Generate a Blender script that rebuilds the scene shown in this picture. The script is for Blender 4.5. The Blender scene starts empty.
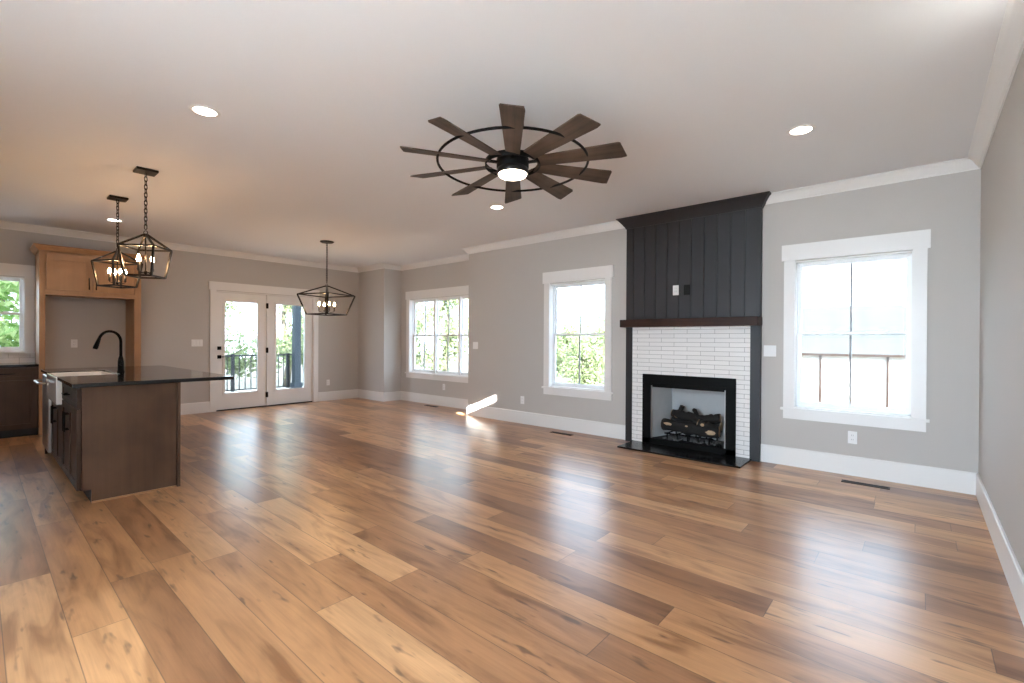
import bpy, math, random
from mathutils import Vector, Matrix
from math import sin, cos, pi, radians

scene = bpy.context.scene
COL = scene.collection

# ------------------------------------------------------------------ camera
F_PX, YAW, PITCH, ROLL, EYE = 468.57, 0.7163, 0.0034, 0.0054, 1.255
cam_data = bpy.data.cameras.new('camera')
cam_data.sensor_fit = 'HORIZONTAL'
cam_data.sensor_width = 36.0
cam_data.lens = F_PX / 1024 * 36.0
cam_data.clip_start = 0.02
cam_data.clip_end = 300
cam = bpy.data.objects.new('camera', cam_data)
COL.objects.link(cam)
fw = Vector((-sin(YAW) * cos(PITCH), cos(YAW) * cos(PITCH), -sin(PITCH)))
rt = Vector((cos(YAW), sin(YAW), 0))
up = rt.cross(fw)
r2 = rt * cos(ROLL) + up * sin(ROLL)
u2 = -rt * sin(ROLL) + up * cos(ROLL)
cam.matrix_world = Matrix(((r2.x, u2.x, -fw.x, 0), (r2.y, u2.y, -fw.y, 0), (r2.z, u2.z, -fw.z, EYE), (0, 0, 0, 1)))
scene.camera = cam

# ------------------------------------------------------------------ sky, sun, exposure
SKY = 7.6
world = bpy.data.worlds.new('sky')
scene.world = world
world.use_nodes = True
bg = world.node_tree.nodes['Background']
bg.inputs['Color'].default_value = (0.68, 0.83, 1.0, 1)
bg.inputs['Strength'].default_value = SKY

SUN_DIR = Vector((-1.0, 0.45, -0.4)).normalized()
sun_data = bpy.data.lights.new('sun', 'SUN')
sun_data.energy = 36.0
sun_data.angle = radians(0.3)
sun_data.color = (1.0, 0.97, 0.93)
sun = bpy.data.objects.new('sun', sun_data)
sun.rotation_euler = SUN_DIR.to_track_quat('-Z', 'Y').to_euler()
sun.location = (8, -6, 6)
COL.objects.link(sun)

scene.view_settings.view_transform = 'Standard'
scene.view_settings.look = 'None'
scene.view_settings.gamma = 1.0
scene.view_settings.use_curve_mapping = False
scene.view_settings.exposure = 1.92
LAMP = 0.9            # strength of the room's lamps, added downlights included

scene.cycles.max_bounces = 10
scene.cycles.diffuse_bounces = 6
scene.cycles.transparent_max_bounces = 16
scene.cycles.sample_clamp_indirect = 6.0
scene.cycles.caustics_reflective = False
scene.cycles.caustics_refractive = False

# ------------------------------------------------------------------ room measures (metres)
D, R, W, A = 5.419, 0.369, -9.091, 5.831      # back wall, right wall, left wall, alcove back
XS, XE, XR = -8.131, -5.683, -5.50            # alcove left side, end of the long back wall, alcove right side
H, FRONT = 2.77, -1.8
CROWN, BASE = 0.091, 0.182
CL, CR = -2.775, -1.25                        # fireplace chase left and right
TH = 0.15

def portal(name, loc, sx, sz, facing):
    l = bpy.data.lights.new(name, 'AREA')
    l.shape = 'RECTANGLE'
    l.size, l.size_y = sx, sz
    l.cycles.is_portal = True
    o = bpy.data.objects.new(name, l)
    o.location = loc
    o.rotation_euler = Vector(facing).to_track_quat('-Z', 'Z').to_euler()
    COL.objects.link(o)

portal('portal_right_window', (-0.51, D + 0.2, 1.32), 0.95, 1.5, (0, -1, 0))
portal('portal_middle_window', (-3.55, D + 0.2, 1.32), 0.95, 1.5, (0, -1, 0))
portal('portal_alcove_window', (-6.72, A + 0.2, 1.32), 2.2, 1.5, (0, -1, 0))
portal('portal_french_door', (W - 0.2, 3.58, 1.1), 1.7, 1.9, (1, 0, 0))
portal('portal_kitchen_window', (W - 0.2, -0.2, 1.6), 1.4, 1.0, (1, 0, 0))
portal('portal_added_window', (-0.92, FRONT - 0.2, 1.34), 2.35, 2.6, (0, 1, 0))  # serves the added window behind the camera

# ------------------------------------------------------------------ materials
def new_mat(name):
    m = bpy.data.materials.new(name)
    m.use_nodes = True
    return m, m.node_tree.nodes, m.node_tree.links, m.node_tree.nodes['Principled BSDF']

def rgb(r, g, b):
    f = lambda c: (c / 255 / 12.92) if c <= 10 else ((c / 255 + 0.055) / 1.055) ** 2.4
    return (f(r), f(g), f(b), 1)

def simple(name, col, rough=0.5, metal=0.0, bump=0.0, scale=60, spec=0.5, var=0.04, stretch=(1, 1, 1)):
    m, N, L, P = new_mat(name)
    P.inputs['Roughness'].default_value = rough
    P.inputs['Metallic'].default_value = metal
    P.inputs['Specular IOR Level'].default_value = spec
    tc = N.new('ShaderNodeTexCoord'); mp = N.new('ShaderNodeMapping')
    mp.inputs['Scale'].default_value = stretch
    nz = N.new('ShaderNodeTexNoise'); nz.inputs['Scale'].default_value = scale; nz.inputs['Detail'].default_value = 4
    L.new(tc.outputs['Object'], mp.inputs['Vector']); L.new(mp.outputs[0], nz.inputs['Vector'])
    mx = N.new('ShaderNodeMix'); mx.data_type = 'RGBA'
    mx.inputs[6].default_value = tuple(c * (1 - var) for c in col[:3]) + (1,)
    mx.inputs[7].default_value = tuple(min(1, c * (1 + var)) for c in col[:3]) + (1,)
    L.new(nz.outputs['Fac'], mx.inputs[0]); L.new(mx.outputs[2], P.inputs['Base Color'])
    if bump:
        b = N.new('ShaderNodeBump'); b.inputs['Strength'].default_value = bump; b.inputs['Distance'].default_value = 0.003
        L.new(nz.outputs['Fac'], b.inputs['Height']); L.new(b.outputs[0], P.inputs['Normal'])
    return m

def wood(name, dark, light, axis='Z', rough=0.4, scale=3.0, spec=0.5):
    m, N, L, P = new_mat(name)
    P.inputs['Roughness'].default_value = rough
    P.inputs['Specular IOR Level'].default_value = spec
    tc = N.new('ShaderNodeTexCoord'); mp = N.new('ShaderNodeMapping')
    s = {'X': (0.5, 14, 14), 'Y': (14, 0.5, 14), 'Z': (14, 14, 0.5)}[axis]
    mp.inputs['Scale'].default_value = s
    nz = N.new('ShaderNodeTexNoise'); nz.inputs['Scale'].default_value = scale; nz.inputs['Detail'].default_value = 6
    nz.inputs['Roughness'].default_value = 0.6
    nb = N.new('ShaderNodeTexNoise'); nb.inputs['Scale'].default_value = 3.5; nb.inputs['Detail'].default_value = 3
    L.new(tc.outputs['Object'], mp.inputs['Vector']); L.new(mp.outputs[0], nz.inputs['Vector'])
    L.new(tc.outputs['Object'], nb.inputs['Vector'])
    ad = N.new('ShaderNodeMath'); ad.operation = 'ADD'
    L.new(nz.outputs['Fac'], ad.inputs[0]); L.new(nb.outputs['Fac'], ad.inputs[1])
    mr = N.new('ShaderNodeMapRange'); mr.inputs[1].default_value = 0.7; mr.inputs[2].default_value = 1.3
    L.new(ad.outputs[0], mr.inputs[0])
    mx = N.new('ShaderNodeMix'); mx.data_type = 'RGBA'
    mx.inputs[6].default_value = dark; mx.inputs[7].default_value = light
    L.new(mr.outputs[0], mx.inputs[0]); L.new(mx.outputs[2], P.inputs['Base Color'])
    b = N.new('ShaderNodeBump'); b.inputs['Strength'].default_value = 0.15; b.inputs['Distance'].default_value = 0.002
    L.new(nz.outputs['Fac'], b.inputs['Height']); L.new(b.outputs[0], P.inputs['Normal'])
    return m

def emit(name, col, strength):
    m = bpy.data.materials.new(name); m.use_nodes = True
    N, L = m.node_tree.nodes, m.node_tree.links
    N.remove(N['Principled BSDF'])
    e = N.new('ShaderNodeEmission'); e.inputs['Color'].default_value = col; e.inputs['Strength'].default_value = strength
    L.new(e.outputs[0], N['Material Output'].inputs['Surface'])
    return m

def glass_mat(name, tint=(0.96, 0.975, 0.97, 1)):
    m = bpy.data.materials.new(name); m.use_nodes = True
    N, L = m.node_tree.nodes, m.node_tree.links
    N.remove(N['Principled BSDF'])
    t = N.new('ShaderNodeBsdfTransparent'); t.inputs['Color'].default_value = tint
    g = N.new('ShaderNodeBsdfGlossy'); g.inputs['Roughness'].default_value = 0.02
    lw = N.new('ShaderNodeLayerWeight'); lw.inputs['Blend'].default_value = 0.5
    pw = N.new('ShaderNodeMath'); pw.operation = 'POWER'; pw.inputs[1].default_value = 5.0
    fr = N.new('ShaderNodeMath'); fr.operation = 'MULTIPLY_ADD'; fr.inputs[1].default_value = 0.5; fr.inputs[2].default_value = 0.004
    L.new(lw.outputs['Facing'], pw.inputs[0]); L.new(pw.outputs[0], fr.inputs[0])
    mx = N.new('ShaderNodeMixShader')
    L.new(fr.outputs[0], mx.inputs[0]); L.new(t.outputs[0], mx.inputs[1]); L.new(g.outputs[0], mx.inputs[2])
    L.new(mx.outputs[0], N['Material Output'].inputs['Surface'])
    return m

def plank_floor():
    m, N, L, P = new_mat('oak_planks')
    def math_(op, a, b=None, c=None):
        n = N.new('ShaderNodeMath'); n.operation = op
        for i, v in enumerate((a, b, c)):
            if v is None: continue
            if isinstance(v, (int, float)): n.inputs[i].default_value = v
            else: L.new(v, n.inputs[i])
        return n.outputs[0]
    def ramp(fac, stops):
        r = N.new('ShaderNodeValToRGB'); el = r.color_ramp.elements
        while len(el) < len(stops): el.new(0.5)
        for e, (p, c) in zip(el, stops): e.position = p; e.color = c
        L.new(fac, r.inputs[0]); return r.outputs[0]
    def mix(fac, a, b, mode='MIX'):
        x = N.new('ShaderNodeMix'); x.data_type = 'RGBA'; x.blend_type = mode
        for i, v in ((0, fac), (6, a), (7, b)):
            if isinstance(v, (int, float, tuple)): x.inputs[i].default_value = v
            else: L.new(v, x.inputs[i])
        return x.outputs[2]
    def comb(a, b, c):
        x = N.new('ShaderNodeCombineXYZ')
        for i, v in enumerate((a, b, c)):
            if isinstance(v, (int, float)): x.inputs[i].default_value = v
            else: L.new(v, x.inputs[i])
        return x.outputs[0]
    g = N.new('ShaderNodeNewGeometry'); s = N.new('ShaderNodeSeparateXYZ'); L.new(g.outputs['Position'], s.inputs[0])
    X, Y = s.outputs[0], s.outputs[1]
    WD, LN = 0.19, 1.75
    rowf = math_('DIVIDE', math_('ADD', Y, 20.06), WD)
    row = math_('FLOOR', rowf); fy = math_('FRACT', rowf)
    wn = N.new('ShaderNodeTexWhiteNoise'); wn.noise_dimensions = '1D'; L.new(row, wn.inputs['W'])
    colf = math_('DIVIDE', math_('ADD', math_('ADD', X, 40.0), math_('MULTIPLY', wn.outputs['Value'], 9.0)), LN)
    colm = math_('FLOOR', colf); fx = math_('FRACT', colf)
    w2 = N.new('ShaderNodeTexWhiteNoise'); w2.noise_dimensions = '2D'; L.new(comb(row, colm, 0), w2.inputs['Vector'])
    pid = w2.outputs['Value']
    off = math_('MULTIPLY', pid, 57.0)
    base = ramp(pid, [(0.0, (0.24, 0.110, 0.053, 1)), (0.3, (0.36, 0.172, 0.078, 1)), (0.65, (0.45, 0.228, 0.104, 1)), (1.0, (0.58, 0.325, 0.160, 1))])
    # fine grain along X
    n1 = N.new('ShaderNodeTexNoise'); n1.inputs['Scale'].default_value = 1.0; n1.inputs['Detail'].default_value = 5; n1.inputs['Roughness'].default_value = 0.65
    L.new(comb(math_('ADD', math_('MULTIPLY', X, 2.2), off), math_('MULTIPLY', Y, 75.0), off), n1.inputs['Vector'])
    grain = ramp(n1.outputs['Fac'], [(0.3, (0.55, 0.48, 0.42, 1)), (0.58, (1.12, 1.12, 1.12, 1))])
    c = mix(0.28, base, grain, 'MULTIPLY')
    # broad cathedral figure
    n2 = N.new('ShaderNodeTexNoise'); n2.inputs['Scale'].default_value = 1.0; n2.inputs['Detail'].default_value = 3; n2.inputs['Distortion'].default_value = 1.2
    L.new(comb(math_('ADD', math_('MULTIPLY', X, 1.6), off), math_('MULTIPLY', Y, 9.0), off), n2.inputs['Vector'])
    fig = ramp(n2.outputs['Fac'], [(0.30, (0.50, 0.40, 0.34, 1)), (0.47, (0.95, 0.93, 0.9, 1)), (0.7, (1.22, 1.22, 1.2, 1))])
    c = mix(0.85, c, fig, 'MULTIPLY')
    # knots and dark checks
    n3 = N.new('ShaderNodeTexNoise'); n3.inputs['Scale'].default_value = 1.0; n3.inputs['Detail'].default_value = 2
    L.new(comb(math_('ADD', math_('MULTIPLY', X, 5.0), off), math_('MULTIPLY', Y, 24.0), off), n3.inputs['Vector'])
    kn = ramp(n3.outputs['Fac'], [(0.65, (0, 0, 0, 1)), (0.74, (1, 1, 1, 1))])
    c = mix(math_('MULTIPLY', kn, 0.7), c, (0.09, 0.045, 0.028, 1))
    # seams
    ey = math_('MINIMUM', fy, math_('SUBTRACT', 1.0, fy)); ex = math_('MINIMUM', fx, math_('SUBTRACT', 1.0, fx))
    sy = math_('LESS_THAN', ey, 0.010); sx = math_('LESS_THAN', ex, 0.0011)
    seam = math_('MAXIMUM', sy, sx)
    c = mix(math_('MULTIPLY', seam, 0.6), c, (0.05, 0.03, 0.02, 1))
    L.new(c, P.inputs['Base Color'])
    rr = math_('ADD', math_('MULTIPLY', n1.outputs['Fac'], 0.08), 0.26)
    L.new(rr, P.inputs['Roughness'])
    P.inputs['Specular IOR Level'].default_value = 0.8
    b = N.new('ShaderNodeBump'); b.inputs['Strength'].default_value = 0.10; b.inputs['Distance'].default_value = 0.002
    hgt = math_('SUBTRACT', math_('ADD', math_('MULTIPLY', n1.outputs['Fac'], 0.3), math_('MULTIPLY', n2.outputs['Fac'], 0.3)), math_('MULTIPLY', seam, 0.8))
    L.new(hgt, b.inputs['Height']); L.new(b.outputs[0], P.inputs['Normal'])
    return m

def tile_mat(name, ax, bw, bh, col, mortar, rough=0.25):
    m, N, L, P = new_mat(name)
    P.inputs['Roughness'].default_value = rough
    tc = N.new('ShaderNodeTexCoord'); s = N.new('ShaderNodeSeparateXYZ'); cb = N.new('ShaderNodeCombineXYZ')
    L.new(tc.outputs['Object'], s.inputs[0]); L.new(s.outputs[ax], cb.inputs[0]); L.new(s.outputs[2], cb.inputs[1])
    br = N.new('ShaderNodeTexBrick'); br.offset = 0.5
    br.inputs['Scale'].default_value = 1.0; br.inputs['Brick Width'].default_value = bw; br.inputs['Row Height'].default_value = bh
    br.inputs['Mortar Size'].default_value = 0.0022; br.inputs['Mortar Smooth'].default_value = 0.2
    br.inputs['Color1'].default_value = col; br.inputs['Color2'].default_value = tuple(c * 0.94 for c in col[:3]) + (1,)
    br.inputs['Mortar'].default_value = mortar
    L.new(cb.outputs[0], br.inputs['Vector']); L.new(br.outputs['Color'], P.inputs['Base Color'])
    b = N.new('ShaderNodeBump'); b.inputs['Strength'].default_value = 0.5; b.inputs['Distance'].default_value = 0.003; b.invert = True
    L.new(br.outputs['Fac'], b.inputs['Height']); L.new(b.outputs[0], P.inputs['Normal'])
    return m

def leaf_mat(name, c1, c2):
    m = bpy.data.materials.new(name); m.use_nodes = True
    N, L = m.node_tree.nodes, m.node_tree.links
    N.remove(N['Principled BSDF'])
    g = N.new('ShaderNodeNewGeometry'); 
    mx = N.new('ShaderNodeMix'); mx.data_type = 'RGBA'; mx.inputs[6].default_value = c1; mx.inputs[7].default_value = c2
    L.new(g.outputs['Random Per Island'], mx.inputs[0])
    d = N.new('ShaderNodeBsdfDiffuse'); t = N.new('ShaderNodeBsdfTranslucent')
    L.new(mx.outputs[2], d.inputs['Color']); L.new(mx.outputs[2], t.inputs['Color'])
    ms = N.new('ShaderNodeMixShader'); ms.inputs[0].default_value = 0.4
    L.new(d.outputs[0], ms.inputs[1]); L.new(t.outputs[0], ms.inputs[2])
    L.new(ms.outputs[0], N['Material Output'].inputs['Surface'])
    return m

M = {}
M['wall'] = simple('greige_paint', (0.50, 0.470, 0.442, 1), 0.75, bump=0.03, scale=180, var=0.015)
M['ceiling'] = simple('ceiling_paint', (0.79, 0.785, 0.795, 1), 0.85, bump=0.03, scale=150, var=0.012)
M['trim'] = simple('white_trim_paint', (0.77, 0.75, 0.73, 1), 0.35, var=0.01)
M['grille'] = simple('backlit_grille', (0.30, 0.30, 0.31, 1), 0.5, var=0.01)  # backlit shade of the white bars put into the colour
M['vinyl'] = simple('white_vinyl', (0.82, 0.83, 0.84, 1), 0.3, var=0.01)
M['floor'] = plank_floor()
M['charcoal'] = simple('charcoal_paint', (0.0138, 0.0126, 0.0150, 1), 0.5, var=0.05)
M['mantel'] = wood('mantel_wood', (0.014, 0.005, 0.003, 1), (0.055, 0.020, 0.011, 1), 'X', 0.5, 2.0, 0.25)
M['tile'] = tile_mat('white_glazed_tile', 0, 0.305, 0.0495, (0.80, 0.775, 0.755, 1), (0.30, 0.28, 0.27, 1))
M['splash'] = tile_mat('white_splash_tile', 1, 0.2, 0.07, (0.80, 0.77, 0.75, 1), (0.45, 0.42, 0.4, 1))
M['slate'] = simple('black_hearth_stone', (0.010, 0.010, 0.011, 1), 0.22, var=0.2, scale=40)
M['black_metal'] = simple('black_metal', (0.0025, 0.0025, 0.0025, 1), 0.5, var=0.1, spec=0.1)
M['bronze'] = simple('dark_bronze_metal', (0.008, 0.006, 0.005, 1), 0.4, metal=0.3, var=0.15, spec=0.35)
M['refractory'] = simple('grey_refractory_panel', (0.42, 0.42, 0.42, 1), 0.6, var=0.08, scale=12, bump=0.05)
M['log_bark'] = simple('charred_log_bark', (0.009, 0.007, 0.006, 1), 0.9, var=0.7, scale=22, bump=0.8, stretch=(0.4, 1, 1))
M['log_end'] = simple('pale_log_core', (0.42, 0.29, 0.18, 1), 0.85, var=0.25, scale=30)
M['ember'] = simple('grey_embers', (0.10, 0.10, 0.10, 1), 0.9, var=0.7, scale=60, bump=0.5)
M['island'] = wood('brown_stained_maple', (0.055, 0.027, 0.015, 1), (0.110, 0.058, 0.034, 1), 'Z', 0.5, 0.8, 0.3)
M['island_dark'] = wood('dark_brown_stained_maple', (0.034, 0.017, 0.010, 1), (0.062, 0.033, 0.020, 1), 'Z', 0.5, 0.8, 0.3)
M['cabinet'] = wood('lantern_lit_maple', (0.30, 0.15, 0.066, 1), (0.40, 0.215, 0.10, 1), 'Z', 0.4, 0.8)  # warm lantern light on the tall unit is put into this colour
M['granite'] = simple('black_polished_granite', (0.006, 0.006, 0.007, 1), 0.10, var=0.8, scale=300)
M['porcelain'] = simple('white_fireclay', (0.80, 0.77, 0.74, 1), 0.12, var=0.01)
M['steel'] = simple('stainless_steel', (0.55, 0.54, 0.53, 1), 0.28, metal=1.0, var=0.05, scale=10, stretch=(1, 1, 60))
M['plate'] = simple('white_plastic', (0.80, 0.79, 0.78, 1), 0.35, var=0.01)
M['plate_black'] = simple('black_plastic', (0.002, 0.002, 0.002, 1), 0.5, var=0.1, spec=0.15)
M['blade'] = wood('weathered_blade_wood', (0.026, 0.015, 0.010, 1), (0.135, 0.088, 0.062, 1), 'X', 0.6, 2.2, 0.3)
M['glass'] = glass_mat('daylight_dimming_glass', (0.475, 0.485, 0.49, 1))  # strong tint added to dim the daylight and the view outside
M['clear_glass'] = glass_mat('clear_glass')
M['lens_can'] = emit('downlight_lens', (1.0, 0.90, 0.78, 1), 7 * LAMP)
M['lens_fan'] = emit('fan_light_lens', (1.0, 0.84, 0.66, 1), 5 * LAMP)
M['bulb'] = emit('candle_bulb', (1.0, 0.60, 0.29, 1), 95 * LAMP)
M['candle'] = simple('dark_candle_sleeve', (0.03, 0.024, 0.02, 1), 0.5, var=0.03)
M['kick'] = simple('black_toe_kick', (0.008, 0.007, 0.006, 1), 0.6, var=0.1)
M['vent'] = simple('brown_register', (0.045, 0.028, 0.020, 1), 0.5, var=0.1)
M['deck'] = wood('pale_deck_boards', (0.55, 0.5, 0.44, 1), (0.66, 0.6, 0.52, 1), 'Y', 0.6)
M['bounce'] = simple('pale_bounce_slab', (0.68, 0.68, 0.67, 1), 0.8, scale=8)  # pale colour for the added slab that bounces daylight
M['post'] = simple('blue_grey_post_paint', (0.018, 0.028, 0.038, 1), 0.6)
M['rail'] = simple('black_rail_metal', (0.012, 0.013, 0.015, 1), 0.5)
M['grass'] = simple('dry_lawn', (0.17, 0.155, 0.12, 1), 0.9, var=0.35, scale=3)
M['leaf'] = leaf_mat('pale_green_leaves', (0.18, 0.23, 0.10, 1), (0.42, 0.45, 0.28, 1))
M['leaf_dark'] = leaf_mat('mid_green_leaves', (0.11, 0.22, 0.05, 1), (0.50, 0.58, 0.28, 1))
M['bark'] = simple('grey_bark', (0.17, 0.14, 0.11, 1), 0.9, var=0.3, scale=15)
M['roof'] = simple('grey_green_shingles', (0.078, 0.082, 0.077, 1), 0.9, var=0.45, scale=9, stretch=(1, 1, 3))
M['siding'] = simple('cream_siding', (0.72, 0.68, 0.63, 1), 0.7, var=0.02)
M['gutter'] = simple('brown_gutter', (0.055, 0.03, 0.022, 1), 0.5)
M['outside'] = simple('outer_siding', (0.6, 0.6, 0.58, 1), 0.8)

# ------------------------------------------------------------------ mesh builder
class MB:
    def __init__(s): s.v = []; s.f = []; s.sm = []
    def add(s, verts, faces, smooth=False):
        b = len(s.v); s.v += [tuple(v) for v in verts]
        s.f += [tuple(b + i for i in f) for f in faces]; s.sm += [smooth] * len(faces)
        return s
    def box(s, x0, x1, y0, y1, z0, z1, bev=0.0):
        x0, x1 = min(x0, x1), max(x0, x1); y0, y1 = min(y0, y1), max(y0, y1); z0, z1 = min(z0, z1), max(z0, z1)
        if not bev:
            return s.add([(x0, y0, z0), (x1, y0, z0), (x1, y1, z0), (x0, y1, z0), (x0, y0, z1), (x1, y0, z1), (x1, y1, z1), (x0, y1, z1)],
                         [(0, 3, 2, 1), (4, 5, 6, 7), (0, 1, 5, 4), (1, 2, 6, 5), (2, 3, 7, 6), (3, 0, 4, 7)])
        b = min(bev, (x1 - x0) * .45, (y1 - y0) * .45, (z1 - z0) * .45)
        vs, idx = [], {}
        for ix, X in ((0, x0), (1, x1)):
            for iy, Y in ((0, y0), (1, y1)):
                for iz, Z in ((0, z0), (1, z1)):
                    sx, sy, sz = (b if not ix else -b), (b if not iy else -b), (b if not iz else -b)
                    for k, p in enumerate(((X, Y + sy, Z + sz), (X + sx, Y, Z + sz), (X + sx, Y + sy, Z))):
                        idx[(ix, iy, iz, k)] = len(vs); vs.append(p)
        I = lambda *a: idx[a]; fs = []
        for ix in (0, 1): fs.append([I(ix, 0, 0, 0), I(ix, 1, 0, 0), I(ix, 1, 1, 0), I(ix, 0, 1, 0)][::1 if ix else -1])
        for iy in (0, 1): fs.append([I(0, iy, 0, 1), I(0, iy, 1, 1), I(1, iy, 1, 1), I(1, iy, 0, 1)][::1 if iy else -1])
        for iz in (0, 1): fs.append([I(0, 0, iz, 2), I(1, 0, iz, 2), I(1, 1, iz, 2), I(0, 1, iz, 2)][::1 if iz else -1])
        for ix in (0, 1):
            for iy in (0, 1): fs.append([I(ix, iy, 0, 0), I(ix, iy, 0, 1), I(ix, iy, 1, 1), I(ix, iy, 1, 0)])
            for iz in (0, 1): fs.append([I(ix, 0, iz, 0), I(ix, 0, iz, 2), I(ix, 1, iz, 2), I(ix, 1, iz, 0)])
        for iy in (0, 1):
            for iz in (0, 1): fs.append([I(0, iy, iz, 1), I(0, iy, iz, 2), I(1, iy, iz, 2), I(1, iy, iz, 1)])
        for ix in (0, 1):
            for iy in (0, 1):
                for iz in (0, 1): fs.append([I(ix, iy, iz, 0), I(ix, iy, iz, 1), I(ix, iy, iz, 2)])
        return s.add(vs, fs)
    def prism(s, poly, axis, a0, a1):
        """extrude a 2-D polygon along an axis: axis 2 -> poly is (x,y); 1 -> (x,z); 0 -> (y,z)"""
        def P(p, a): return {2: (p[0], p[1], a), 1: (p[0], a, p[1]), 0: (a, p[0], p[1])}[axis]
        n = len(poly); vs = [P(p, a0) for p in poly] + [P(p, a1) for p in poly]
        fs = [tuple(range(n))[::-1], tuple(range(n, 2 * n))] + [(i, (i + 1) % n, n + (i + 1) % n, n + i) for i in range(n)]
        return s.add(vs, fs)
    def tube(s, pts, r, n=8, caps=True, closed=False):
        pts = [Vector(p) for p in pts]; m = len(pts)
        rs = r if isinstance(r, (list, tuple)) else [r] * m
        vs, fs = [], []; ref = None
        for i, p in enumerate(pts):
            a = pts[(i - 1) % m] if (i or closed) else p
            b = pts[(i + 1) % m] if (i < m - 1 or closed) else p
            t = (b - a).normalized()
            if ref is None:
                ref = t.orthogonal().normalized()
            else:
                ref = (ref - t * ref.dot(t))
                ref = ref.normalized() if ref.length > 1e-6 else t.orthogonal().normalized()
            bi = t.cross(ref)
            for k in range(n):
                an = 2 * pi * k / n
                vs.append(p + (ref * cos(an) + bi * sin(an)) * rs[i])
        for i in range(m if closed else m - 1):
            j = (i + 1) % m
            for k in range(n):
                fs.append((i * n + k, i * n + (k + 1) % n, j * n + (k + 1) % n, j * n + k))
        s.add(vs, fs, n > 5)
        if caps and not closed:
            b = len(s.v) - len(vs)
            s.f += [tuple(b + k for k in range(n))[::-1], tuple(b + (m - 1) * n + k for k in range(n))]; s.sm += [False, False]
        return s
    def bar(s, a, b, w): return s.tube([a, b], w * .7071, 4)
    def lathe(s, prof, n=24, c=(0, 0, 0), smooth=True):
        vs = [(c[0] + r * cos(2 * pi * k / n), c[1] + r * sin(2 * pi * k / n), c[2] + z) for r, z in prof for k in range(n)]
        fs = [(i * n + k, i * n + (k + 1) % n, (i + 1) * n + (k + 1) % n, (i + 1) * n + k) for i in range(len(prof) - 1) for k in range(n)]
        return s.add(vs, fs, smooth)
    def disc(s, r, z, n=24, c=(0, 0, 0)):
        vs = [(c[0] + r * cos(2 * pi * k / n), c[1] + r * sin(2 * pi * k / n), c[2] + z) for k in range(n)]
        return s.add(vs, [tuple(range(n))])
    def sweep(s, prof, path, side=1):
        """prof (d, z): d into the room, left of the path direction when side = 1"""
        n = len(path); P = [Vector((p[0], p[1])) for p in path]; vs, fs = [], []
        for i in range(n):
            d0 = (P[i] - P[i - 1]).normalized() if i else None
            d1 = (P[i + 1] - P[i]).normalized() if i < n - 1 else None
            n0 = Vector((-d0.y, d0.x)) * side if d0 else None
            n1 = Vector((-d1.y, d1.x)) * side if d1 else None
            if n0 is None: mv = n1
            elif n1 is None: mv = n0
            else: mv = (n0 + n1) / (1 + n0.dot(n1))
            for d, z in prof: vs.append((P[i].x + mv.x * d, P[i].y + mv.y * d, z))
        k = len(prof)
        for i in range(n - 1):
            for j in range(k):
                fs.append((i * k + j, i * k + (j + 1) % k, (i + 1) * k + (j + 1) % k, (i + 1) * k + j))
        fs += [tuple(range(k)), tuple(range((n - 1) * k, n * k))[::-1]]
        return s.add(vs, fs)
    def xf(s, f): s.v = [tuple(f(Vector(v))) for v in s.v]; return s
    def build(s, name, mat, parent=None, world=False, mats=None, fmat=None):
        off = Vector((0, 0, 0))
        if world and parent is not None:
            q = parent
            while q is not None: off += q.location; q = q.parent
        me = bpy.data.meshes.new(name)
        me.from_pydata([tuple(Vector(v) - off) for v in s.v], [], s.f)
        me.polygons.foreach_set('use_smooth', s.sm)
        for m in ([mat] if mats is None else mats): me.materials.append(m)
        if fmat: me.polygons.foreach_set('material_index', fmat)
        me.validate(); 
        import bmesh
        bm = bmesh.new(); bm.from_mesh(me); bmesh.ops.recalc_face_normals(bm, faces=bm.faces); bm.to_mesh(me); bm.free()
        me.update()
        o = bpy.data.objects.new(name, me); COL.objects.link(o)
        if parent is not None: o.parent = parent
        return o

def tag(o, label, cat, group=None):
    o['label'] = label; o['category'] = cat
    if group: o['group'] = group
    return o
def thing(name, label, cat, loc=(0, 0, 0), rz=0.0, group=None):
    o = bpy.data.objects.new(name, None); o.empty_display_size = 0.1
    COL.objects.link(o); o.location = loc; o.rotation_euler = (0, 0, rz)
    return tag(o, label, cat, group)
def structure(o): o['kind'] = 'structure'; return o
def copy_thing(root, loc, rz=0.0, label=None, group=None):
    r = root.copy(); COL.objects.link(r); r.location = loc; r.rotation_euler = (0, 0, rz)
    if label: r['label'] = label
    if group: r['group'] = group
    for ch in list(root.children):
        c = ch.copy(); COL.objects.link(c); c.parent = r
        for g in ch.children:
            d = g.copy(); COL.objects.link(d); d.parent = c
    return r

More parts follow.
